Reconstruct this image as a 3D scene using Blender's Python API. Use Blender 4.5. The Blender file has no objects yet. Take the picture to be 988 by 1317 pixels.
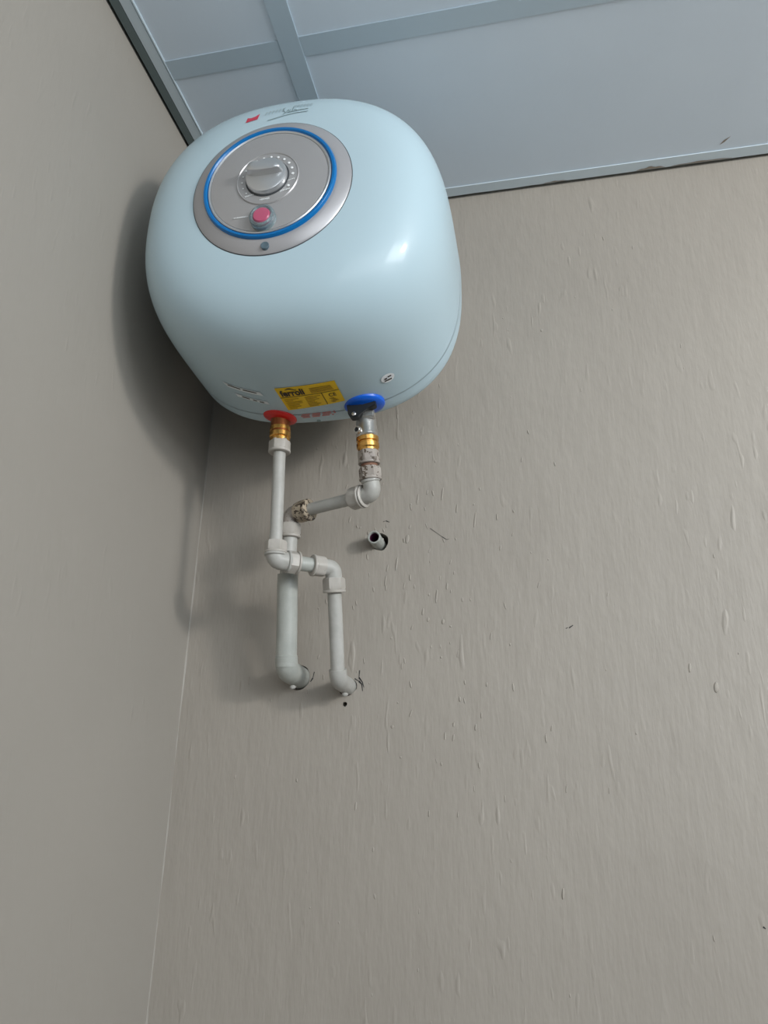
import bpy, bmesh, math, random
from mathutils import Vector, Matrix, noise

# ------------------------------------------------------------------ camera, world, lights, exposure
SC = bpy.context.scene
COL = SC.collection
OFF = Vector((0.409, -0.82, 1.65))          # room corner at x=0, y=0; floor at z=0; metres


def P(x, y, z):
    return Vector((x, y, z)) + OFF


cam_d = bpy.data.cameras.new('camera')
cam = bpy.data.objects.new('camera', cam_d)
COL.objects.link(cam)
cam_d.sensor_fit = 'HORIZONTAL'
cam_d.sensor_width = 36.0
cam_d.lens = 36.0 * 950.0 / 988.0
cam_d.clip_start = 0.01
RX = Vector((0.97998199, 0.1984315, 0.01613198))
RY = Vector((0.05426618, -0.34420339, 0.93732556))
RZ = Vector((0.1915476, -0.91768675, -0.34808124))
cam.matrix_world = Matrix(((RX.x, RY.x, RZ.x, OFF.x), (RX.y, RY.y, RZ.y, OFF.y), (RX.z, RY.z, RZ.z, OFF.z), (0, 0, 0, 1)))
SC.camera = cam

world = bpy.data.worlds.new('world')
SC.world = world
world.use_nodes = True
bgn = world.node_tree.nodes['Background']
bgn.inputs['Color'].default_value = (0.72, 0.87, 1.0, 1)
bgn.inputs['Strength'].default_value = 0.17


def area(name, loc, target, sx, sy, power, color):
    l = bpy.data.lights.new(name, 'AREA')
    l.shape = 'RECTANGLE'
    l.size = sx
    l.size_y = sy
    l.energy = power
    l.color = color
    o = bpy.data.objects.new(name, l)
    COL.objects.link(o)
    o.location = loc
    o.rotation_euler = (Vector(target) - Vector(loc)).to_track_quat('-Z', 'Y').to_euler()
    return o


# daylight through the window and fanlight on the right; the last lamp is an added frontal fill behind the viewer
area('window_daylight', P(1.40, -0.50, 0.52), P(0.0, 0.60, 0.60), 0.9, 0.46, 17, (0.90, 0.96, 1.0))
area('fanlight_daylight', P(1.75, -0.50, 0.72), P(-0.2, 0.75, 0.35), 0.20, 0.24, 22, (1.0, 0.965, 0.92))
area('frontal_fill', P(1.05, -1.35, 0.45), P(-0.1, 0.8, 0.45), 2.2, 1.1, 20, (0.90, 0.955, 1.0))

vs = SC.view_settings
vs.view_transform = 'Standard'
vs.look = 'None'
vs.gamma = 1
vs.use_curve_mapping = False
vs.exposure = -0.08


# ------------------------------------------------------------------ materials
def mat(name, color, rough=0.5, metal=0.0, spec=0.5, coat=0.0, trans=0.0):
    m = bpy.data.materials.new(name)
    m.use_nodes = True
    b = m.node_tree.nodes['Principled BSDF']
    b.inputs['Base Color'].default_value = (*color, 1)
    b.inputs['Roughness'].default_value = rough
    b.inputs['Metallic'].default_value = metal
    b.inputs['Specular IOR Level'].default_value = spec
    b.inputs['Coat Weight'].default_value = coat
    b.inputs['Transmission Weight'].default_value = trans
    return m


def N(m, t, **kw):
    n = m.node_tree.nodes.new(t)
    for k, v in kw.items():
        setattr(n, k, v)
    return n


def L(m, a, b):
    m.node_tree.links.new(a, b)


def coords(m, scale=(1, 1, 1)):
    tc = N(m, 'ShaderNodeNewGeometry')
    mp = N(m, 'ShaderNodeMapping')
    mp.inputs['Scale'].default_value = scale
    L(m, tc.outputs['Position'], mp.inputs['Vector'])
    return mp.outputs['Vector']


def noise_tex(m, vec, scale, detail=3, rough=0.5):
    n = N(m, 'ShaderNodeTexNoise')
    n.inputs['Scale'].default_value = scale
    n.inputs['Detail'].default_value = detail
    n.inputs['Roughness'].default_value = rough
    L(m, vec, n.inputs['Vector'])
    return n.outputs['Fac']


def ramp(m, fac, stops):
    r = N(m, 'ShaderNodeValToRGB')
    els = r.color_ramp.elements
    while len(els) < len(stops):
        els.new(0.5)
    for e, (p, c) in zip(els, stops):
        e.position = p
        e.color = (*c, 1)
    L(m, fac, r.inputs['Fac'])
    return r.outputs['Color']


def math_node(m, op, a, b):
    n = N(m, 'ShaderNodeMath', operation=op)
    for i, v in enumerate((a, b)):
        if isinstance(v, (int, float)):
            n.inputs[i].default_value = v
        else:
            L(m, v, n.inputs[i])
    return n.outputs[0]


def bump(m, h, strength, dist):
    b = N(m, 'ShaderNodeBump')
    b.inputs['Strength'].default_value = strength
    b.inputs['Distance'].default_value = dist
    L(m, h, b.inputs['Height'])
    L(m, b.outputs['Normal'], m.node_tree.nodes['Principled BSDF'].inputs['Normal'])
    return b


def wall_material(name, base, dark, lump):
    m = mat(name, base, 0.52, 0, 0.35)
    b = m.node_tree.nodes['Principled BSDF']
    v = coords(m)
    cl = noise_tex(m, v, 3.2, 4)
    L(m, ramp(m, cl, [(0.3, dark), (0.7, base)]), b.inputs['Base Color'])
    # brushed, mostly vertical paint relief; lumps and runs of old plaster
    streak = noise_tex(m, coords(m, (1, 1, 0.16)), 330, 2, 0.45)
    mid = noise_tex(m, coords(m, (1, 1, 0.32)), 85, 3, 0.5)
    big = noise_tex(m, coords(m, (1, 1, 0.55)), 22, 2)
    run = noise_tex(m, coords(m, (1, 1, 0.24)), 120, 1, 0.4)
    runs = N(m, 'ShaderNodeMapRange')
    runs.inputs['From Min'].default_value = 0.64
    runs.inputs['From Max'].default_value = 0.80
    L(m, run, runs.inputs['Value'])
    where = noise_tex(m, v, 7, 1)
    wm = N(m, 'ShaderNodeMapRange')
    wm.inputs['From Min'].default_value = 0.42
    wm.inputs['From Max'].default_value = 0.62
    L(m, where, wm.inputs['Value'])
    s = math_node(m, 'MULTIPLY', streak, 0.20)
    s = math_node(m, 'ADD', s, math_node(m, 'MULTIPLY', mid, 0.50))
    s = math_node(m, 'ADD', s, math_node(m, 'MULTIPLY', big, 1.2))
    s = math_node(m, 'ADD', s, math_node(m, 'MULTIPLY', math_node(m, 'MULTIPLY', runs.outputs[0], wm.outputs[0]), 0.55))
    bump(m, s, lump, 0.0018)
    return m


M = {}
M['wall_back'] = wall_material('painted_plaster_rough', (0.375, 0.338, 0.292), (0.342, 0.307, 0.265), 0.75)
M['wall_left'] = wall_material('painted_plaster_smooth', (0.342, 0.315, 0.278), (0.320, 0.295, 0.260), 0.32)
M['blister'] = mat('paint_blister', (0.455, 0.415, 0.375), 0.45, 0, 0.4)
M['tile'] = mat('ceiling_vinyl', (0.50, 0.56, 0.62), 0.45, 0, 0.35)
bump(M['tile'], noise_tex(M['tile'], coords(M['tile']), 120, 2), 0.12, 0.001)
L(M['tile'], ramp(M['tile'], noise_tex(M['tile'], coords(M['tile']), 5, 3), [(0.35, (0.76, 0.85, 0.94)), (0.65, (0.80, 0.89, 0.98))]),
  M['tile'].node_tree.nodes['Principled BSDF'].inputs['Base Color'])
M['grid'] = mat('painted_ceiling_grid', (0.56, 0.67, 0.75), 0.38, 0, 0.5)
M['angle'] = mat('painted_wall_angle', (0.66, 0.75, 0.80), 0.38, 0, 0.5)
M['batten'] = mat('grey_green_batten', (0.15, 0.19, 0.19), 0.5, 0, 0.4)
M['rust'] = mat('rust_stain', (0.32, 0.27, 0.22), 0.7)
M['void'] = mat('dark_void', (0.02, 0.02, 0.022), 0.9)
M['heater'] = mat('white_enamel', (0.47, 0.605, 0.665), 0.45, 0, 0.3, 0.32)
M['heater'].node_tree.nodes['Principled BSDF'].inputs['Coat Roughness'].default_value = 0.10
M['gasket'] = mat('seam_grey', (0.35, 0.42, 0.44), 0.5)
M['silver'] = mat('brushed_silver', (0.46, 0.45, 0.45), 0.40, 0.45)
M['silver_ring'] = mat('silver_paint', (0.47, 0.46, 0.47), 0.36, 0.45)
M['silver_light'] = mat('bright_silver', (0.66, 0.67, 0.68), 0.3, 0.8)
M['groove'] = mat('dark_groove', (0.05, 0.055, 0.06), 0.5)
M['blue'] = mat('blue_plastic', (0.0, 0.155, 0.44), 0.3)
M['blue_cap'] = mat('blue_rosette', (0.0, 0.11, 0.62), 0.35)
M['red_cap'] = mat('red_rosette', (0.62, 0.015, 0.012), 0.35)
M['pink'] = mat('pink_lens', (0.50, 0.10, 0.18), 0.3)
M['clear'] = mat('clear_bezel', (0.75, 0.85, 0.9), 0.08, 0, 0.5, 0, 0.85)
M['print_white'] = mat('white_print', (0.85, 0.87, 0.87), 0.5)
M['plug'] = mat('dark_plug', (.10, .15, .18), 0.5)
M['print_grey'] = mat('grey_print', (0.22, 0.30, 0.31), 0.5)
M['print_pale'] = mat('pale_grey_print', (0.36, 0.44, 0.46), 0.5)
M['print_red'] = mat('red_print', (0.58, 0.05, 0.09), 0.5)
M['print_pink'] = mat('salmon_print', (0.62, 0.22, 0.20), 0.6)
M['yellow'] = mat('yellow_label', (0.88, 0.56, 0.0), 0.5)
M['ink'] = mat('black_ink', (0.03, 0.02, 0.012), 0.6)
M['fine_ink'] = mat('fine_print', (0.36, 0.22, 0.01), 0.6)
M['sticker'] = mat('white_sticker', (0.78, 0.84, 0.86), 0.5)
M['sticker_white'] = mat('bright_sticker', (0.85, 0.88, 0.90), 0.5)
M['chrome'] = mat('nickel', (0.62, 0.60, 0.57), 0.28, 0.9)
M['black'] = mat('black_plastic', (0.012, 0.014, 0.016), 0.42)
M['brass'] = mat('brass', (0.72, 0.40, 0.11), 0.26, 1.0)
M['brass_dark'] = mat('dark_brass', (0.30, 0.10, 0.035), 0.4, 0.8)
M['rusty'] = mat('rusty_thread', (0.22, 0.11, 0.07), 0.7, 0.2)
M['maroon'] = mat('dark_bore', (0.10, 0.02, 0.06), 0.6)


def painted(name, base, alt, chips=None, amount=0.5):
    m = mat(name, base, 0.45, 0, 0.45)
    b = m.node_tree.nodes['Principled BSDF']
    v = coords(m)
    f = noise_tex(m, v, 60, 4)
    c = ramp(m, f, [(0.35, alt), (0.65, base)])
    if chips:
        f2 = noise_tex(m, v, 210, 3, 0.6)
        r = N(m, 'ShaderNodeMapRange')
        r.inputs['From Min'].default_value = amount
        r.inputs['From Max'].default_value = amount + 0.03
        L(m, f2, r.inputs['Value'])
        mx = N(m, 'ShaderNodeMix', data_type='RGBA')
        L(m, r.outputs[0], mx.inputs[0])
        L(m, c, mx.inputs[6])
        mx.inputs[7].default_value = (*chips, 1)
        c = mx.outputs[2]
    L(m, c, b.inputs['Base Color'])
    bump(m, noise_tex(m, v, 180, 3), 0.35, 0.0008)
    return m


M['pipe'] = painted('painted_pipe', (0.44, 0.43, 0.40), (0.38, 0.37, 0.34))
M['pipe_cool'] = painted('thick_painted_pipe', (0.41, 0.42, 0.385), (0.36, 0.37, 0.34))
M['nut'] = painted('painted_nut', (0.47, 0.44, 0.40), (0.40, 0.37, 0.33))
M['nut_old'] = painted('chipped_nut', (0.40, 0.36, 0.32), (0.32, 0.28, 0.25), (0.09, 0.065, 0.045), 0.56)
M['nut_worn'] = painted('flaking_nut', (0.46, 0.38, 0.28), (0.34, 0.28, 0.21), (0.06, 0.042, 0.03), 0.525)


# ------------------------------------------------------------------ helpers
def link(name, me, m, parent=None, smooth=True, auto=None):
    o = bpy.data.objects.new(name, me)
    COL.objects.link(o)
    mats = m if isinstance(m, (list, tuple)) else [m]
    for q in mats:
        me.materials.append(M[q])
    if smooth:
        me.polygons.foreach_set('use_smooth', [True] * len(me.polygons))
        if auto:
            mark_sharp(me, auto)
    if parent:
        o.parent = parent
        o.matrix_parent_inverse = Matrix.Translation(-parent_loc(parent))
    return o


def parent_loc(p):
    return Vector(p.location)


def mark_sharp(me, deg):
    bm = bmesh.new()
    bm.from_mesh(me)
    a = math.radians(deg)
    for e in bm.edges:
        if len(e.link_faces) == 2 and e.calc_face_angle(0) > a:
            e.smooth = False
    bm.to_mesh(me)
    bm.free()


def bm_obj(name, bm, m, parent=None, smooth=False, auto=None):
    bmesh.ops.recalc_face_normals(bm, faces=bm.faces)
    me = bpy.data.meshes.new(name)
    bm.to_mesh(me)
    bm.free()
    return link(name, me, m, parent, smooth, auto)


def thing(name, loc, label, cat, group=None):
    o = bpy.data.objects.new(name, None)
    COL.objects.link(o)
    o.empty_display_size = 0.02
    o.location = loc
    o['label'] = label
    o['category'] = cat
    if group:
        o['group'] = group
    return o


def box(bm, a, b, bevel=0.0):
    a = Vector(a)
    b = Vector(b)
    c = (a + b) / 2
    s = [abs(b[i] - a[i]) for i in range(3)]
    r = bmesh.ops.create_cube(bm, size=1.0, matrix=Matrix.Translation(c) @ Matrix.Diagonal((*s, 1)))
    if bevel:
        es = list({e for v in r['verts'] for e in v.link_edges})
        bmesh.ops.bevel(bm, geom=es, offset=bevel, segments=2, affect='EDGES')


def frame(d):
    d = Vector(d).normalized()
    ref = Vector((0, 0, 1)) if abs(d.z) < 0.9 else Vector((0, 1, 0))
    u = ref.cross(d).normalized()
    return u, d.cross(u).normalized(), d


def lathe(bm, a, d, prof, seg=28, sides=None, rot=0.0, jit=0.0):
    """revolve (radius, distance) pairs about the axis d from a; sides=6 makes a hexagonal ring"""
    u, v, w = frame(d)
    a = Vector(a)
    n = sides or seg
    rings = []
    for r, t in prof:
        if r < 1e-6:
            rings.append([bm.verts.new(a + w * t)])
            continue
        ring = []
        for i in range(n):
            th = 2 * math.pi * i / n + rot
            rr = r
            if jit:
                rr += jit * noise.noise(Vector((math.cos(th) * 3, math.sin(th) * 3, t * 300)))
            ring.append(bm.verts.new(a + w * t + u * rr * math.cos(th) + v * rr * math.sin(th)))
        rings.append(ring)
    for p, q in zip(rings, rings[1:]):
        if len(p) == 1 and len(q) == 1:
            continue
        for i in range(n):
            j = (i + 1) % n
            if len(p) == 1:
                bm.faces.new((p[0], q[i], q[j]))
            elif len(q) == 1:
                bm.faces.new((p[i], p[j], q[0]))
            else:
                bm.faces.new((p[i], p[j], q[j], q[i]))


def tube(bm, pts, rad, seg=24, cap=True, jit=0.0):
    pts = [Vector(p) for p in pts]
    n = len(pts)
    rads = rad if isinstance(rad, (list, tuple)) else [rad] * n
    t0 = (pts[1] - pts[0]).normalized()
    u, v, _ = frame(t0)
    rings = []
    for i, p in enumerate(pts):
        t = (pts[min(i + 1, n - 1)] - pts[max(i - 1, 0)]).normalized()
        u = (u - t * u.dot(t)).normalized()
        v = t.cross(u)
        ring = []
        for k in range(seg):
            th = 2 * math.pi * k / seg
            rr = rads[i]
            if jit:
                rr += jit * noise.noise(p * 40 + Vector((math.cos(th), math.sin(th), 0)))
            ring.append(bm.verts.new(p + u * rr * math.cos(th) + v * rr * math.sin(th)))
        rings.append(ring)
    for a, b in zip(rings, rings[1:]):
        for k in range(seg):
            j = (k + 1) % seg
            bm.faces.new((a[k], a[j], b[j], b[k]))
    if cap:
        bm.faces.new(rings[0])
        bm.faces.new(rings[-1])


def arc(p0, corner, p1, r, n=8):
    """points of a bend from p0 past corner to p1 with bend length r"""
    p0, c, p1 = Vector(p0), Vector(corner), Vector(p1)
    a = c + (p0 - c).normalized() * r
    b = c + (p1 - c).normalized() * r
    out = [p0] if (p0 - a).length > 1e-4 else []
    for i in range(n + 1):
        t = i / n
        out.append(a * (1 - t) ** 2 + c * 2 * t * (1 - t) + b * t * t)
    if (p1 - b).length > 1e-4:
        out.append(p1)
    return out


def hexnut(name, a, b, r, m, parent, rot=0.0, flange=True, chip=0.0):
    """hexagonal compression nut between a and b with chamfered ends and a thin round flange at b"""
    a, b = Vector(a), Vector(b)
    ln = (b - a).length
    bm = bmesh.new()
    # hexagon whose corners are cut by chamfers: 36-gon with radius = min(hex, chamfer cone)
    u, v, w = frame(b - a)
    seg = 36
    ts = [0, 0.0, 0.13, 0.87 if not flange else 0.72, 1.0 if not flange else 0.82]
    cone = [0.82, 0.90, 1.0, 1.0, 0.9]
    rings = []
    for t, cn in zip(ts, cone):
        ring = []
        for i in range(seg):
            th = 2 * math.pi * i / seg
            k = (th + rot) % (math.pi / 3) - math.pi / 6
            hexr = r * math.cos(math.pi / 6) / math.cos(k)
            rr = min(hexr, r * cn)
            if chip:
                rr += chip * noise.noise((a + w * ln * t) * 200 + Vector((math.cos(th), math.sin(th), 0)) * 2.5)
            ring.append(bm.verts.new(a + w * ln * t + (u * math.cos(th) + v * math.sin(th)) * rr))
        rings.append(ring)
    for p, q in zip(rings, rings[1:]):
        for i in range(seg):
            j = (i + 1) % seg
            bm.faces.new((p[i], p[j], q[j], q[i]))
    bm.faces.new(rings[0])
    bm.faces.new(rings[-1])
    if flange:
        lathe(bm, a, b - a, [(0, ln * .80), (r * .93, ln * .80), (r * 1.0, ln * .84), (r * 1.0, ln * .95), (r * .94, ln), (0, ln)], 32)
    return bm_obj(name, bm, m, parent, True, 25)


def straight(name, a, b, r, m, parent, jit=0.0):
    a, b = Vector(a), Vector(b)
    bm = bmesh.new()
    n = 14
    tube(bm, [a.lerp(b, i / n) for i in range(n + 1)], r, 28, True, jit)
    return bm_obj(name, bm, m, parent, True, 50)


def elbow(name, a, c, b, r, bend, m, parent, lip=True):
    bm = bmesh.new()
    a, b, c = Vector(a), Vector(b), Vector(c)
    tube(bm, arc(a, c, b, bend, 10), r, 28)
    if lip:
        for e in (a, b):
            d = (c - e).normalized()
            lathe(bm, e, d, [(0, 0), (r * 1.10, 0), (r * 1.16, .0008), (r * 1.16, .0026), (r * 1.06, .0034), (0, .0036)], 28)
    return bm_obj(name, bm, m, parent, True, 40)


# ------------------------------------------------------------------ walls
def setting(o):
    o['kind'] = 'structure'
    return o


def wall_box(name, a, b, m, cutters=()):
    bm = bmesh.new()
    box(bm, a, b)
    o = bm_obj(name, bm, m)
    for i, (ctr, r, depth, seed) in enumerate(cutters):
        cb = bmesh.new()
        random.seed(seed)
        n = 22
        f, g = [], []
        for k in range(n):
            th = 2 * math.pi * k / n
            rr = r * (1 + 0.16 * noise.noise(Vector((math.cos(th) * 1.6, math.sin(th) * 1.6, seed * 3.1))))
            x = ctr[0] + rr * math.cos(th)
            z = ctr[2] + rr * math.sin(th)
            f.append(cb.verts.new((x, -0.02, z)))
            g.append(cb.verts.new((x, depth, z)))
        for k in range(n):
            j = (k + 1) % n
            cb.faces.new((f[k], f[j], g[j], g[k]))
        cb.faces.new(f)
        cb.faces.new(g)
        co = bm_obj('cutter', cb, 'void')
        md = o.modifiers.new('b', 'BOOLEAN')
        md.operation = 'DIFFERENCE'
        md.solver = 'EXACT'
        md.object = co
        bpy.context.view_layer.update()
        ev = o.evaluated_get(bpy.context.evaluated_depsgraph_get())
        me = bpy.data.meshes.new_from_object(ev)
        o.modifiers.clear()
        o.data = me
        bpy.data.objects.remove(co)
    return setting(o)


ZC = P(0, 0, .775).z           # underside of the ceiling grid
HOLE_STUB = P(-.1755, .82, .2735)
HOLE_COLD = P(-.267, .82, .1150)
HOLE_HOT = P(-.2095, .82, .1045)
HOLE_SCREW = P(-.212, .82, .085)
CHIP = P(.039, .82, .166)
wall_back = wall_box('wall_back', (-0.1, 0, -0.05), (2.6, 0.1, ZC + 0.12), 'wall_back',
                     [(HOLE_STUB, .0105, .06, 1), (HOLE_COLD, .0135, .012, 2), (HOLE_HOT, .0105, .012, 5), (HOLE_SCREW, .0027, .02, 4)])
wall_left = wall_box('wall_left', (-0.1, -2.0, -0.05), (0, 0.0, ZC + 0.12), 'wall_left')

# uneven plaster bead that runs down the corner of the room
bm = bmesh.new()
prev = None
for i in range(260):
    z = ZC - .05 - i * 0.0085
    w = .0012 + .0022 * noise.noise(Vector((0.3, 0, z * 16))) + .0012 * noise.noise(Vector((4.3, 0, z * 60)))
    k = .0014 + .0022 * noise.noise(Vector((7.3, 0, z * 13)))
    ring = [bm.verts.new((0.0001 - .001, -k - .0012, z)), bm.verts.new((w * .28, -k * .30, z)), bm.verts.new((w + .001, .0008, z))]
    if prev:
        for a in range(2):
            bm.faces.new((prev[a], prev[a + 1], ring[a + 1], ring[a]))
    prev = ring
bm_obj('plaster_bead', bm, 'wall_left', wall_back, True)

# blisters and drips of paint on the wall
bm = bmesh.new()


def blob(x, z, w, h, d, lean=0.0):
    mx = Matrix.Translation(Vector((x, -.0002, z))) @ Matrix.Rotation(lean, 4, 'Y') @ Matrix.Diagonal((w, d, h, 1))
    bmesh.ops.create_icosphere(bm, subdivisions=2, radius=1.0, matrix=mx)


def near(px, pz):
    return P(px, .82, pz)


marks = [(.029, .545, .0022, .003, .0012), (.013, -.095, .0016, .0075, .0022), (-.158, .061, .0022, .0028, .001),
         (-.1425, .275, .003, .008, .0016), (-.108, .205, .0016, .011, .0014), (-.096, .216, .0014, .006, .0013),
         (-.124, .187, .0016, .006, .0013), (-.118, .178, .002, .004, .0015), (-.101, .175, .002, .0045, .0015),
         (.155, .12, .0018, .007, .0016), (.178, .10, .003, .008, .0018), (-.10, .33, .0014, .012, .0012),
         (-.13, .325, .0014, .01, .0013), (-.083, .31, .0013, .008, .0012), (-.062, .295, .0013, .014, .0010),
         (-.19, .285, .002, .003, .0012), (-.155, .245, .0016, .012, .0014), (-.168, .225, .0014, .009, .0012)]
for x, z, w, h, d in marks:
    p = near(x, z)
    blob(p.x, p.z, w * .75, h * .7, d * .35, 0.12)
random.seed(8)
for i in range(110):
    x = random.gauss(-.13, .075)
    z = random.gauss(.20, .11)
    p = near(x, z)
    if x < -.38:
        continue
    blob(p.x, p.z, random.uniform(.0005, .0012), random.uniform(.0012, .0045), random.uniform(.0003, .0005), random.uniform(-.3, .4))
for i in range(70):
    p = near(random.uniform(-.35, .4), random.uniform(-.25, .7))
    blob(p.x, p.z, random.uniform(.0004, .0009), random.uniform(.0008, .0035), random.uniform(.00025, .0004), random.uniform(-.3, .3))
pb = bm_obj('paint_drip', bm, 'wall_back', wall_back, True)
pb['kind'] = 'stuff'

# thin cracks round the pipe entries and chips
bm = bmesh.new()


def crack(pts, w):
    pts = [near(*p) for p in pts]
    for i in range(len(pts) - 1):
        a, b = pts[i], pts[i + 1]
        d = (b - a).normalized()
        n = Vector((-d.z, 0, d.x)) * w * (1 if i % 2 else .6)
        y = Vector((0, -.0003, 0))
        vs_ = [bm.verts.new(q + y) for q in (a - n, a + n, b + n * .5, b - n * .5)]
        bm.faces.new(vs_)


crack([(-.196, .122), (-.1965, .114), (-.1925, .109), (-.1905, .103)], .0009)
crack([(-.2015, .113), (-.1965, .110), (-.193, .1065), (-.192, .099)], .0010)
crack([(-.249, .121), (-.2505, .114), (-.253, .110)], .0008)
crack([(-.172, .2985), (-.1685, .2995), (-.164, .2975)], .0006)
crack([(.0365, .1645), (.041, .1675)], .0012)
crack([(.033, .164), (.0355, .165)], .0008)
crack([(-.115, .287), (-.101, .276), (-.0955, .272), (-.0925, .273)], .0005)
crack([(.19, -.115), (.192, -.1165)], .0012)
bm_obj('plaster_crack', bm, 'void', wall_back)

# floor (below the frame)
bm = bmesh.new()
box(bm, (-0.1, -5.0, -0.1), (5.0, 0.1, 0))
M['floor'] = mat('floor_tile', (0.20, 0.19, 0.18), 0.4)
setting(bm_obj('floor', bm, 'floor'))

# ------------------------------------------------------------------ ceiling: tiles between a 24 mm grid
bm = bmesh.new()
box(bm, (-0.1, -2.0, ZC + .03), (2.6, 0.0, ZC + .05))
ceiling = setting(bm_obj('ceiling', bm, 'tile'))
X0 = -.233 + OFF.x
Y0 = .562 + OFF.y
xs = [0.0205, X0 - .012]
cols = [(.0265, X0 - .0115)]
x = X0
while x < 2.2:
    cols.append((x + .0115, x + .5885))
    x += .6
rows = []
y = Y0
rows.append((Y0 + .0115, -.021))
while y > -1.9:
    rows.append((y - .5885, y - .0115))
    y -= .6
for ci, (xa, xb) in enumerate(cols):
    for ri, (ya, yb) in enumerate(rows):
        bm = bmesh.new()
        # lifted slightly differently so the joints catch the light
        box(bm, (xa - .006, ya - .006, ZC + .0014), (xb + .006, yb + .006, ZC + .012))
        bm_obj('ceiling_tile', bm, 'tile', ceiling)
x = X0
while x < 2.2:
    bm = bmesh.new()
    box(bm, (x - .012, -2.0, ZC), (x + .012, -.004, ZC + .0012), 0.0003)
    box(bm, (x - .0015, -2.0, ZC + .0012), (x + .0015, -.004, ZC + .028))
    bm_obj('grid_runner', bm, 'grid', ceiling)
    x += .6
y = Y0
while y > -1.9:
    for ci, (xa, xb) in enumerate(cols):
        bm = bmesh.new()
        box(bm, (xa + .0006, y - .012, ZC + .0004), (xb - .0006, y + .012, ZC + .0012), 0.0002)
        bm_obj('cross_tee', bm, 'grid', ceiling)
    y -= .6
# chip on the ceiling tile
bm = bmesh.new()
c = Vector((0.282, .775, .775)) + OFF
c = Vector((.270 + OFF.x, .786 + OFF.y, ZC + .0011))
fl = [bm.verts.new(c + Vector(v)) for v in ((-.005, .005, 0), (.0005, .0005, -.0004), (.006, -.007, 0), (-.001, -.002, 0))]
bm.faces.new(fl)
bm_obj('tile_chip', bm, 'rust', ceiling)

# wall angle on the left: a darker batten against the wall with a pale lip on top of it
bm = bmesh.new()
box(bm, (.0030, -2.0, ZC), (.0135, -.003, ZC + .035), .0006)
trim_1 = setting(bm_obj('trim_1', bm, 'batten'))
bm = bmesh.new()
box(bm, (.0135, -2.0, ZC), (.0255, -.003, ZC + .0016), .0003)
box(bm, (.0258, -2.0, ZC - .0002), (.0282, -.003, ZC + .0024), .0006)
bm_obj('wall_angle', bm, 'angle', trim_1)

# wall angle on the back wall, cut a little ragged
bm = bmesh.new()
n = 180
prev = None
for i in range(n + 1):
    x = .0285 + i * (2.3 / n)
    e = -.0055 + .0009 * noise.noise(Vector((x * 9, 1, 0))) + .0006 * noise.noise(Vector((x * 40, 5, 0)))
    f = -.0205
    ring = [bm.verts.new(v) for v in ((x, f, ZC + .0001), (x, e, ZC - .0004), (x, e, ZC + .020), (x, e - .001, ZC + .020), (x, e - .001, ZC + .0006), (x, f, ZC + .0012))]
    if prev:
        for k in range(6):
            j = (k + 1) % 6
            bm.faces.new((prev[k], prev[j], ring[j], ring[k]))
    prev = ring
trim_2 = setting(bm_obj('trim_2', bm, 'angle'))
bm = bmesh.new()
for (xa, xb, w) in ((.166, .202, .0035), (.21, .285, .0018), (.045, .075, .0015)):
    n = 12
    top, bot = [], []
    for i in range(n + 1):
        t = i / n
        x = OFF.x + xa + (xb - xa) * t
        hgt = w * math.sin(math.pi * t) * (1 + .3 * math.sin(t * 17))
        top.append(bm.verts.new((x, -.0066 - hgt, ZC - .0007)))
        bot.append(bm.verts.new((x, -.0062, ZC - .0007)))
    for i in range(n):
        bm.faces.new((top[i], top[i + 1], bot[i + 1], bot[i]))
bm_obj('rust_patch', bm, 'rust', trim_2)

# ------------------------------------------------------------------ water heater
HX, HZ, HW, HH = -.2226, .5342, .1617, .1547
S0, SF, MF, SR, MR, ZT = .1165, .2985, 5.18, .0422, 1.575, .0056


def nexp(s):
    return 2.60 - .252 * (s - .15) / .15


def gprof(s):
    if s > S0:
        return max(0.0, 1 - ((s - S0) / (SF - S0)) ** MF) ** (1 / MF)
    return max(0.0, 1 - ((S0 - s) / (S0 - SR)) ** MR) ** (1 / MR)


def hpoint(s, th, shrink=0.0):
    g = gprof(s)
    c, q = math.cos(th), math.sin(th)
    n = nexp(s)
    r = (abs(c) ** n + abs(q) ** n) ** (-1 / n)
    return P(HX + (HW - shrink) * g * r * c, .82 - s, HZ + ZT * (s - S0) + (HH - shrink) * g * r * q)


def front_y(x, z):
    """y of the front shell above (x, z), camera-frame metres"""
    s = .25
    for _ in range(12):
        n = nexp(s)
        zz = z - HZ - ZT * (s - S0)
        g = (abs((x - HX) / HW) ** n + abs(zz / HH) ** n) ** (1 / n)
        g = min(g, .9999)
        s = S0 + (SF - S0) * (1 - g ** MF) ** (1 / MF)
    return .82 - s


def bottom_z(x, y):
    s = .82 - y
    g = gprof(s)
    n = nexp(s)
    return HZ + ZT * (s - S0) - HH * g * max(0.0, 1 - abs((x - HX) / (HW * g)) ** n) ** (1 / n)


heater = thing('water_heater', P(HX, .82, HZ), 'rounded white wall-hung electric water heater with a round silver dial panel', 'water heater')


def shell(name, svals, m, shrink=0.0, close_front=False, close_back=False):
    bm = bmesh.new()
    n = 144
    rings = []
    for s in svals:
        if gprof(s) < 1e-4:
            rings.append([bm.verts.new(P(HX, .82 - s, HZ + ZT * (s - S0)))])
        else:
            rings.append([bm.verts.new(hpoint(s, 2 * math.pi * i / n, shrink)) for i in range(n)])
    for p, q in zip(rings, rings[1:]):
        for i in range(n):
            j = (i + 1) % n
            if len(p) == 1:
                bm.faces.new((p[0], q[i], q[j]))
            elif len(q) == 1:
                bm.faces.new((p[i], p[j], q[0]))
            else:
                bm.faces.new((p[i], p[j], q[j], q[i]))
    return bm_obj(name, bm, m, heater, True)


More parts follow.
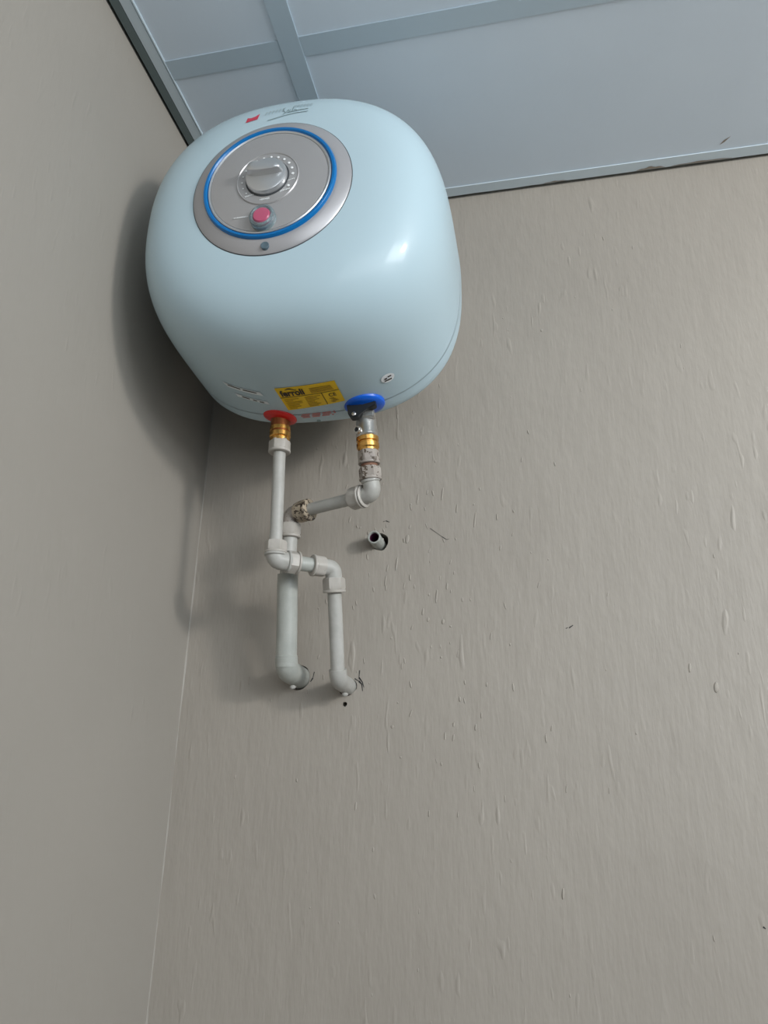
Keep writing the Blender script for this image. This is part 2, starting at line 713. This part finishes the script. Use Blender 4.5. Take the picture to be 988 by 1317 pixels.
SEAM = .134
allf = [S0 + (SF - S0) * math.sin(math.pi / 2 * i / 44) for i in range(0, 45)]
shell('front_cover', [SEAM] + [s for s in allf if s > SEAM + .002], 'heater')
rs = [S0 - (S0 - SR) * math.sin(math.pi / 2 * i / 24) for i in range(24, -1, -1)]
rs += [s for s in allf[1:] if s < SEAM - .003] + [SEAM - .0012]
shell('back_cover', rs, 'heater')
shell('seam_gasket', [SEAM - .004, SEAM + .004], 'gasket', .0006)
bm = bmesh.new()
box(bm, P(HX - .10, .8195, HZ - .06), P(HX + .10, .748, HZ + .09), .004)
bm_obj('wall_bracket', bm, 'silver', heater)

# round control panel, centre on the front
CX, CZ = -.225, .5378
YR = .5175                      # rim of the panel on the shell


def disc(name, prof, m, parent=heater, cx=CX, cz=CZ, seg=96, auto=35):
    """prof: (radius, y camera-frame)"""
    bm = bmesh.new()
    lathe(bm, P(cx, 0, cz), (0, 1, 0), [(r, y) for r, y in prof], seg)
    return bm_obj(name, bm, m, parent, True, auto)


panel = disc('control_panel', [(.0797, .5300), (.0797, .5218), (.0785, .5207), (.0700, .5174), (.0668, .5163), (.0640, .5168), (.0600, .5150),
                               (.045, .5140), (.0300, .5130), (0, .5125)], 'silver_ring')
disc('panel_edge', [(.0804, .5300), (.0804, .5222), (.0797, .5217)], 'groove', panel)
disc('blue_ring', [(.0666, .5168), (.0664, .5148), (.0652, .5133), (.0632, .5133), (.0620, .5146), (.0618, .5170)], 'blue', panel)
disc('inner_ring', [(.0616, .5165), (.0614, .5142), (.0604, .5135), (.0590, .5142), (.0588, .5160)], 'silver_light', panel)
disc('dial_plate', [(.0588, .5156), (.0583, .5144), (.045, .5128), (.031, .5119), (0, .5116)], 'silver', panel)
KZ = CZ + .0002
scale_ring = disc('dial_scale', [(.0313, .5148), (.0311, .5114), (.0304, .5106), (.0297, .5114), (.0290, .5114), (.0200, .5110), (0, .5110)], 'silver', panel, CX, KZ)
bm = bmesh.new()
angs = [218 - i * (216 / 13) for i in range(14)] + [-31]
for i, a in enumerate(angs):
    t = i / 13
    r = .0008 + .0007 * min(1, t)
    if i == 14:
        r = .0014
    p = P(CX + .0252 * math.cos(math.radians(a)), .5107, KZ + .0252 * math.sin(math.radians(a)))
    lathe(bm, p, (0, -1, 0), [(r, 0), (r * .8, .0004), (0, .0005)], 10)
bm_obj('scale_dots', bm, 'print_white', scale_ring)
bm = bmesh.new()
random.seed(3)


def scribble(bm, cx, cz, w, h, n, y, tilt=0.0):
    for i in range(n):
        x = cx - w / 2 + w * (i + .5) / n
        hh = h * random.uniform(.5, 1.0)
        zz = cz + tilt * (x - cx)
        box(bm, P(x - w / n * .28, y, zz - hh / 2), P(x + w / n * .28, y + .0004, zz + hh / 2))


scribble(bm, CX - .0165, KZ - .0185, .009, .0018, 6, .5106, .2)
scribble(bm, CX - .001, KZ - .0250, .010, .0020, 6, .5107, .05)
scribble(bm, CX + .0185, KZ - .0175, .010, .0016, 7, .5106, .2)
scribble(bm, CX + .0235, KZ - .006, .008, .0014, 5, .5106, .2)
scribble(bm, CX - .0235, KZ - .0415, .015, .0016, 9, .5124, .0)
bm_obj('scale_print', bm, 'print_white', scale_ring)

# rotary knob with grip
knob = disc('thermostat_knob', [(.0203, .5113), (.0203, .5078), (.0196, .5060), (.0180, .5052), (0, .5047)], 'silver_light', panel, CX, KZ)
disc('knob_groove', [(.0218, .5111), (.0216, .5104), (.0202, .5104)], 'groove', knob, CX, KZ)
bm = bmesh.new()
n = 24
gl, gw = .0165, .0052
rings = []
for (sc_, y) in ((1.12, .5055), (1.05, .5035), (1.0, .4998), (.92, .4984), (.6, .4979)):
    ring = []
    for i in range(n):
        th = 2 * math.pi * i / n
        c_, s_ = math.cos(th), math.sin(th)
        x = gl * sc_ * math.copysign(abs(c_) ** .6, c_)
        z = gw * sc_ * math.copysign(abs(s_) ** .8, s_)
        w_ = 1 - .25 * (x / gl)
        ang = math.radians(-8)
        z *= w_
        ring.append(bm.verts.new(P(CX - .0005 + x * math.cos(ang) - z * math.sin(ang), y, KZ + .0035 + x * math.sin(ang) + z * math.cos(ang))))
    rings.append(ring)
for p, q in zip(rings, rings[1:]):
    for i in range(n):
        j = (i + 1) % n
        bm.faces.new((p[i], p[j], q[j], q[i]))
bm.faces.new(rings[-1])
bm_obj('knob_grip', bm, 'silver_light', knob, True, 50)

# heating lamp / push button under the dial
BZ = KZ - .0470
btn = disc('indicator_bezel', [(.0125, .5148), (.0125, .5088), (.0118, .5068), (.0100, .5060), (.0088, .5068), (.0086, .5108)], 'clear', panel, CX - .001, BZ, 48)
disc('indicator_collar', [(.0126, .5153), (.0124, .5113), (.0088, .5108)], 'print_grey', btn, CX - .001, BZ, 48)
disc('indicator_lens', [(.0084, .5138), (.0084, .5073), (.0074, .5060), (0, .5055)], 'pink', btn, CX - .001, BZ, 48)
disc('screw_plug', [(.0040, .5210), (.0040, .5172), (.0036, .5170), (0, .5178)], 'plug', panel, CX + .0005, CZ - .0728, 28)

# printed emblem and lettering above the panel


def on_front(x, z, lift=.0004):
    return P(x, front_y(x, z) - lift, z)


def fan_strip(bm, pts, w, lift=.0005):
    """flat ink stroke along (x,z) points on the front shell"""
    dn = []
    for (xa, za), (xb, zb) in zip(pts, pts[1:]):
        k = 4
        for i in range(k):
            dn.append((xa + (xb - xa) * i / k, za + (zb - za) * i / k))
    dn.append(pts[-1])
    prev = None
    for i, (x, z) in enumerate(dn):
        x0, z0 = dn[max(i - 1, 0)]
        x1, z1 = dn[min(i + 1, len(dn) - 1)]
        dx, dz = x1 - x0, z1 - z0
        l = math.hypot(dx, dz) or 1
        nx, nz = -dz / l * w / 2, dx / l * w / 2
        a = bm.verts.new(on_front(x + nx, z + nz, lift))
        b = bm.verts.new(on_front(x - nx, z - nz, lift))
        if prev:
            bm.faces.new((prev[0], prev[1], b, a))
        prev = (a, b)


bm = bmesh.new()
# a small crown-like flag: wavy top edge
bot = [(-.2600, .6290), (-.2560, .6300), (-.2515, .6310), (-.2475, .6316)]
top = [(-.2590, .6370), (-.2550, .6360), (-.2510, .6372), (-.2462, .6412)]
vb = [bm.verts.new(on_front(*p)) for p in bot]
vt = [bm.verts.new(on_front(*p)) for p in top]
for i in range(3):
    bm.faces.new((vb[i], vb[i + 1], vt[i + 1], vt[i]))
bm_obj('red_emblem', bm, 'print_red', heater)

bm = bmesh.new()
for i in range(6):      # faint spaced capitals
    z = .6385 + .0004 * i
    x = -.2395 + i * .0036
    fan_strip(bm, [(x, z - .0030), (x + .0004, z + .0034)], .0006)
    fan_strip(bm, [(x + .0004, z + .0034), (x + .0018, z + .0028), (x + .0014, z)], .0005)
for i in range(6):
    z = .6445 - .0002 * i
    x = -.2100 + i * .0034
    fan_strip(bm, [(x, z - .0022), (x + .0003, z + .0026)], .0006)
    fan_strip(bm, [(x + .0003, z + .0026), (x + .0020, z + .0022), (x + .0016, z - .0022), (x, z - .0022)], .0005)
bm_obj('pale_lettering', bm, 'print_pale', heater)
bm = bmesh.new()
fan_strip(bm, [(-.2190, .6440), (-.2215, .6420), (-.2200, .6375), (-.2180, .6350), (-.2205, .6320)], .0009)
fan_strip(bm, [(-.2172, .6350), (-.2155, .6400), (-.2142, .6350), (-.2130, .6390)], .0008)
fan_strip(bm, [(-.2112, .6350), (-.2104, .6440)], .0009)
fan_strip(bm, [(-.2095, .6385), (-.2065, .6370), (-.2065, .6345)], .0008)
fan_strip(bm, [(-.2160, .6345), (-.2050, .6360), (-.1945, .6366)], .0011)
fan_strip(bm, [(-.2360, .6262), (-.2300, .6275), (-.2190, .6300), (-.2060, .6318), (-.1940, .6318)], .0009)
bm_obj('script_lettering', bm, 'print_grey', heater)


# labels on the underside
def on_bottom(x, y, lift=.0004):
    return P(x, y, bottom_z(x, y) - lift)


def quadlabel(name, corners, m, parent, lift=.0005, n=10):
    """corners: front-left, front-right, back-right, back-left in (x, y)"""
    bm = bmesh.new()
    g = []
    for j in range(n + 1):
        row = []
        for i in range(n + 1):
            u, v = i / n, j / n
            a = [corners[0][k] * (1 - u) + corners[1][k] * u for k in (0, 1)]
            b = [corners[3][k] * (1 - u) + corners[2][k] * u for k in (0, 1)]
            row.append(bm.verts.new(on_bottom(a[0] * (1 - v) + b[0] * v, a[1] * (1 - v) + b[1] * v, lift)))
        g.append(row)
    for j in range(n):
        for i in range(n):
            bm.faces.new((g[j][i], g[j][i + 1], g[j + 1][i + 1], g[j + 1][i]))
    return bm_obj(name, bm, m, parent, True)


LC = [(-.2487, .6290), (-.1840, .6255), (-.1830, .6665), (-.2485, .6750)]
label = quadlabel('rating_label', LC, 'yellow', heater)


def lab(u, v):
    a = [LC[0][k] * (1 - u) + LC[1][k] * u for k in (0, 1)]
    b = [LC[3][k] * (1 - u) + LC[2][k] * u for k in (0, 1)]
    return a[0] * (1 - v) + b[0] * v, a[1] * (1 - v) + b[1] * v


def lab_rect(bm, u0, v0, u1, v1, lift=.0009, k=4):
    for i in range(k):
        a, b = u0 + (u1 - u0) * i / k, u0 + (u1 - u0) * (i + 1) / k
        bm.faces.new([bm.verts.new(on_bottom(*lab(*q), lift)) for q in ((a, v0), (b, v0), (b, v1), (a, v1))])


def lab_text(name, body, u, v, su, sv, m, bold=0.0, shear=0.0):
    cu = bpy.data.curves.new(name, 'FONT')
    cu.body = body
    cu.size = 1.0
    cu.offset = bold
    cu.resolution_u = 4
    cu.shear = shear
    t = bpy.data.objects.new(name, cu)
    COL.objects.link(t)
    bpy.context.view_layer.update()
    me = bpy.data.meshes.new_from_object(t.evaluated_get(bpy.context.evaluated_depsgraph_get()))
    bpy.data.objects.remove(t)
    xs_ = [q.co.x for q in me.vertices]
    ys_ = [q.co.y for q in me.vertices]
    x0, x1, y0, y1 = min(xs_), max(xs_), min(ys_), max(ys_)
    for q in me.vertices:
        uu = u + (q.co.x - x0) / (x1 - x0) * su
        vv = v + (1 - (q.co.y - y0) / (y1 - y0)) * sv
        q.co = on_bottom(*lab(uu, vv), .0010)
    return link(name, me, m, label, False)


lab_text('brand_lettering', 'ferroli', .045, .10, .40, .27, 'ink', .035)
bm = bmesh.new()
prev = None
for i in range(13):     # swoosh over the word
    t = i / 12
    u = .155 + .19 * t
    v = .10 - .07 * math.sin(math.pi * min(1, t * 1.15 + .05)) + .02 * t
    w = .016 + .03 * math.sin(math.pi * t)
    a, b = bm.verts.new(on_bottom(*lab(u, v), .0010)), bm.verts.new(on_bottom(*lab(u, v + w), .0010))
    if prev:
        bm.faces.new((prev[0], a, b, prev[1]))
    prev = (a, b)
bm_obj('brand_swoosh', bm, 'ink', label)
lab_text('ce_mark', 'CE', .80, .50, .12, .15, 'ink', .01)
bm = bmesh.new()
lab_rect(bm, .0, .405, 1.0, .425)
lab_rect(bm, .70, .425, .71, .97, k=1)
bm_obj('label_rule', bm, 'ink', label)
bm = bmesh.new()
random.seed(5)
for v in (.14, .20, .26, .32):
    lab_rect(bm, .55, v, random.uniform(.86, .93), v + .028)
for i, v in enumerate((.50, .57, .64, .71, .78, .85, .92)):
    lab_rect(bm, .05, v, random.uniform(.18, .34), v + .022)
    lab_rect(bm, .40, v, random.uniform(.52, .68), v + .022)
for i in range(5):
    lab_rect(bm, .78 + .02 * (i % 3), .72 + .045 * i, .86 + .02 * (i % 4), .745 + .045 * i, k=1)
bm_obj('label_print', bm, 'fine_ink', label)

st1 = quadlabel('paper_sticker', [(-.3045, .6245), (-.2665, .6365), (-.2655, .6440), (-.3015, .6330)], 'sticker', heater)
st2 = quadlabel('paper_sticker', [(-.2985, .6440), (-.2660, .6560), (-.2650, .6620), (-.2975, .6510)], 'sticker', heater)
bm = bmesh.new()
for (xa, ya, xb, yb, segs) in ((-.300, .6285, -.270, .6385, ((0, .42), (.5, .95))), (-.292, .6490, -.270, .6580, ((0, .35), (.5, .68), (.8, 1.0)))):
    for s0_, s1_ in segs:
        q = [(xa + (xb - xa) * s, ya + (yb - ya) * s) for s in (s0_, s1_)]
        bm.faces.new([bm.verts.new(on_bottom(*w, .0009)) for w in ((q[0][0], q[0][1] - .001), (q[1][0], q[1][1] - .001), (q[1][0], q[1][1] + .001), (q[0][0], q[0][1] + .001))])
bm_obj('sticker_print', bm, 'ink', st1)

bm = bmesh.new()
n = 24
cxy = (-.1340, .6495)
vv_ = []
for i in range(n):
    th = 2 * math.pi * i / n
    vv_.append(bm.verts.new(on_bottom(cxy[0] + .0068 * math.cos(th), cxy[1] + .0072 * math.sin(th), .0006)))
bm.faces.new(vv_)
oval = bm_obj('round_sticker', bm, 'sticker_white', heater)
bm = bmesh.new()
for (dx, dy, w, h) in ((.000, .003, .0036, .0011), (.0022, -.0022, .0018, .0010), (-.002, -.0005, .0013, .0012)):
    bm.faces.new([bm.verts.new(on_bottom(cxy[0] + dx + a * w, cxy[1] + dy + b * h, .0010)) for a, b in ((-1, -1), (1, -1), (1, 1), (-1, 1))])
bm_obj('sticker_print', bm, 'ink', oval)
bm = bmesh.new()
for (x0, x1, y) in ((-.2370, -.1990, .6868), (-.2390, -.1990, .6900), (-.2380, -.2020, .6932)):
    k = 16
    for i in range(k):
        if i % 5 == 4:
            continue
        a, b = x0 + (x1 - x0) * i / k, x0 + (x1 - x0) * (i + 1) / k
        yy = y - (a - x0) * .05
        bm.faces.new([bm.verts.new(on_bottom(*w, .0005)) for w in ((a, yy - .0010), (b, yy - .0010), (b, yy + .0010), (a, yy + .0010))])
bm_obj('warning_print', bm, 'print_pink', heater)
bm = bmesh.new()
lathe(bm, on_bottom(-.2225, .7035, 0), (0, 0, -1), [(.0022, 0), (.0022, .0006), (0, .0006)], 14)
bm_obj('vent_plug', bm, 'print_grey', heater)


def collar(name, x, y, r, m, tilt):
    z = bottom_z(x, y)
    d = Vector((math.sin(tilt), .06, -math.cos(tilt)))
    bm = bmesh.new()
    lathe(bm, P(x, y, z + .0045), d, [(0, 0), (r, .0), (r * 1.01, .0035), (r * .96, .0052), (r * .75, .0066), (r * .5, .0078), (r * .45, .0100), (0, .0100)], 48)
    return bm_obj(name, bm, m, heater, True, 45)


collar('red_collar', -.2640, .6935, .0188, 'red_cap', -.17)
collar('blue_collar', -.1670, .6850, .0222, 'blue_cap', .10)

# ------------------------------------------------------------------ hot pipe line
hot = thing('hot_water_pipe', P(-.2095, .82, .1045), 'cream-painted hot water pipe from the red collar, zigzagging right and down into the wall', 'pipe')
h0 = Vector((-.2640, .6945, .3800))
h1 = Vector((-.2620, .7030, .2200))       # corner of the first elbow


def ha(z):
    t = (h0.z - z) / (h0.z - h1.z)
    return P(*(h0.lerp(h1, t)))


straight('threaded_spigot', ha(.3800), ha(.3640), .0108, 'brass_dark', hot)
bm = bmesh.new()
ax = ha(.30) - ha(.38)
lathe(bm, ha(.3705), ax, [(.0, 0), (.0106, 0), (.0114, .0008), (.0114, .0050), (.0100, .0058), (.0100, .0066), (.0117, .0074), (.0117, .0120), (.0104, .0130), (.0110, .0140), (.0110, .0175), (0, .0175)], 32)
bm_obj('brass_fitting', bm, 'brass', hot, True, 30)
hexnut('compression_nut', ha(.3540), ha(.3400), .0122, 'nut', hot, .3)
straight('pipe', ha(.3410), ha(.2400), .0068, 'pipe', hot, .0004)
hexnut('compression_nut', ha(.2400), ha(.2265), .0122, 'nut', hot, .2)
c1 = P(*h1)
h2 = P(-.2108, .7460, .2210)
d12 = (h2 - c1).normalized()
elbow('elbow', ha(.2275), c1, c1 + d12 * .0155, .0102, .0075, 'pipe', hot)
hexnut('compression_nut', c1 + d12 * .0130, c1 + d12 * .0260, .0125, 'nut', hot, .5)
straight('pipe', c1 + d12 * .024, c1 + d12 * .047, .0078, 'pipe_cool', hot)
hexnut('compression_nut', c1 + d12 * .0555, c1 + d12 * .0415, .0120, 'nut', hot, .1)
h3 = P(-.2085, .7750, .1055)
d23 = (h3 - h2).normalized()
elbow('elbow', c1 + d12 * .0520, h2, h2 + d23 * .0135, .0090, .0065, 'pipe', hot)
hexnut('compression_nut', h2 + d23 * .0105, h2 + d23 * .0265, .0124, 'nut', hot, .35)
straight('pipe', h2 + d23 * .024, h3 - d23 * .006, .0076, 'pipe', hot, .0004)
h4 = P(-.2095, .8260, .1045)
elbow('wall_elbow', h3 - d23 * .010, h3, h4, .0096, .011, 'pipe', hot, False)

# ------------------------------------------------------------------ cold pipe line
cold = thing('cold_water_pipe', P(-.267, .82, .1150), 'painted cold water pipe from the chrome valve through a thick sleeve into the wall', 'pipe')
v0 = Vector((-.1670, .6900, .3840))
v1 = Vector((-.1605, .7020, .2905))


def va(z):
    t = (v0.z - z) / (v0.z - v1.z)
    return P(*(v0.lerp(v1, t)))


vax = (va(.30) - va(.38)).normalized()
hexnut('worn_nut', va(.3345), va(.3195), .0118, 'nut_old', cold, .25, True, .0006)
straight('threaded_joint', va(.3210), va(.3110), .0088, 'rusty', cold)
hexnut('worn_nut', va(.3160), va(.3020), .0120, 'nut_old', cold, .0, True, .0005)
k1 = P(-.1590, .7045, .2885)
k2 = P(-.2640, .7480, .2870)
dk = (k2 - k1).normalized()
elbow('elbow', va(.3035), k1, k1 + dk * .0150, .0090, .0080, 'pipe', cold)
hexnut('compression_nut', k1 + dk * .0280, k1 + dk * .0135, .0128, 'nut', cold, .1)
bm = bmesh.new()
lathe(bm, k1 + dk * .0105, dk, [(0, 0), (.0110, 0), (.0122, .0008), (.0122, .0020), (.0110, .0028), (0, .0028)], 32)
bm_obj('olive_ring', bm, 'nut', cold, True, 30)
straight('pipe', k1 + dk * .027, k1 + dk * .088, .0068, 'pipe', cold, .0004)
hexnut('flaking_nut', k1 + dk * .1030, k1 + dk * .0850, .0126, 'nut_worn', cold, .2, True, .0005)
k3 = P(-.2655, .7550, .2150)
dj = (k3 - k2).normalized()
elbow('elbow', k1 + dk * .1000, k2, k2 + dj * .0150, .0092, .0080, 'nut_old', cold, False)
hexnut('compression_nut', k2 + dj * .0110, k2 + dj * .0270, .0124, 'nut', cold, .15)
straight('pipe', k2 + dj * .025, k3 + dj * .004, .0088, 'pipe', cold)
k4 = P(-.2670, .7740, .1170)
dl = (k4 - k3).normalized()
straight('pipe_sleeve', k3 + dj * -.004, k4 + dl * -.010, .0114, 'pipe_cool', cold, .0005)
bm = bmesh.new()
lathe(bm, k4 - dl * .0155, dl, [(0, 0), (.0114, 0), (.0120, .0006), (.0120, .0120), (0, .0125)], 32)
bm_obj('sleeve_joint', bm, 'pipe_cool', cold, True, 30)
k5 = P(-.2670, .8280, .1150)
elbow('wall_elbow', k4 - dl * .0130, k4, k5, .0124, .013, 'pipe_cool', cold, False)


def dab(parent, p, r, m='pipe'):
    bm = bmesh.new()
    bmesh.ops.create_icosphere(bm, subdivisions=2, radius=r, matrix=Matrix.Translation(p) @ Matrix.Diagonal((1, .9, .7, 1)))
    for v in bm.verts:
        v.co += Vector((1, 1, 1)) * .25 * r * noise.noise(v.co * 300)
    bm_obj('plaster_dab', bm, m, parent, True)


dab(cold, P(-.2660, .7960, .1010), .0036)
dab(hot, P(-.2075, .8010, .0935), .0036)

# ------------------------------------------------------------------ safety valve on the cold inlet
valve = thing('safety_valve', va(.384), 'chrome safety valve with black lever hanging from the blue collar', 'valve')
bm = bmesh.new()
lathe(bm, va(.3800), vax, [(0, 0), (.0098, 0), (.0098, .004), (.0108, .005), (.0110, .0260), (.0115, .0270), (.0117, .0290), (.0108, .0305), (0, .0310)], 40)
bm_obj('valve_body', bm, 'chrome', valve, True, 35)
# side shoulder that carries the lever, towards the room and right
bm = bmesh.new()
box(bm, va(.3710) + Vector((-.0015, -.0125, -.0045)), va(.3710) + Vector((.0112, -.002, .0030)), .0012)
bm_obj('lever_seat', bm, 'chrome', valve)
bm = bmesh.new()
noz = va(.3540) + Vector((-.0060, -.0070, 0))
nd = Vector((-.35, -.9, -.12)).normalized()
lathe(bm, noz, nd, [(0, 0), (.0042, 0), (.0042, .0060), (.0036, .0070), (.0026, .0070), (.0024, .0030), (0, .0028)], 24)
nz_ = bm_obj('drain_nozzle', bm, 'chrome', valve, True, 35)
bm = bmesh.new()
lathe(bm, noz + nd * .0064, nd, [(.0026, 0), (0, .0001)], 20)
bm_obj('nozzle_bore', bm, 'void', nz_)
bm = bmesh.new()
pl = [(-.0205, .0075), (.0105, .0135), (.0110, .0045), (.0020, .0015), (-.0040, -.0030), (-.0080, -.0075), (-.0150, -.0085), (-.0185, -.0040)]
base = va(.3720) + Vector((.0030, -.0125, .0010))
fr = [bm.verts.new(base + Vector((a, -.0045, b))) for a, b in pl]
bk = [bm.verts.new(base + Vector((a, .0045, b))) for a, b in pl]
bm.faces.new(fr)
bm.faces.new(bk)
for i in range(len(pl)):
    j = (i + 1) % len(pl)
    bm.faces.new((fr[i], fr[j], bk[j], bk[i]))
bmesh.ops.bevel(bm, geom=bm.edges[:], offset=.0007, segments=2, affect='EDGES')
lev = bm_obj('lever', bm, 'black', valve)
bm = bmesh.new()
lathe(bm, base + Vector((-.0120, -.0040, -.0045)), (0, -1, 0), [(0, 0), (.0023, 0), (.0023, .0012), (.0015, .0018), (0, .0018)], 18)
bm_obj('lever_screw', bm, 'chrome', lev, True, 40)
bm = bmesh.new()
lathe(bm, va(.3500), vax, [(0, 0), (.0100, 0), (.0120, .0010), (.0120, .0052), (.0104, .0062), (.0104, .0072), (.0122, .0082), (.0122, .0125), (.0108, .0140), (.0108, .0160), (0, .0160)], 36)
bm_obj('brass_fitting', bm, 'brass', valve, True, 30)

# ------------------------------------------------------------------ open pipe stub
stub = thing('pipe_stub', P(-.1780, .82, .2725), 'short open pipe stub sticking out of a ragged hole in the wall', 'pipe')
a = P(-.1780, .855, .2722)
b = P(-.1785, .7995, .2728)
d = (b - a)
ln = d.length
bm = bmesh.new()
lathe(bm, a, d, [(.0078, 0), (.0078, ln - .0006), (.0072, ln), (.0062, ln), (.0058, ln - .0006), (.0057, 0.004)], 36, jit=.0003)
bm_obj('pipe_wall', bm, 'pipe_cool', stub, True, 40)
bm = bmesh.new()
lathe(bm, a, d, [(.0056, .0), (.0056, ln - .0030)], 36)
lathe(bm, a, d, [(0, .012), (.0056, .012)], 36)
bm_obj('pipe_bore', bm, 'maroon', stub, True, 60)
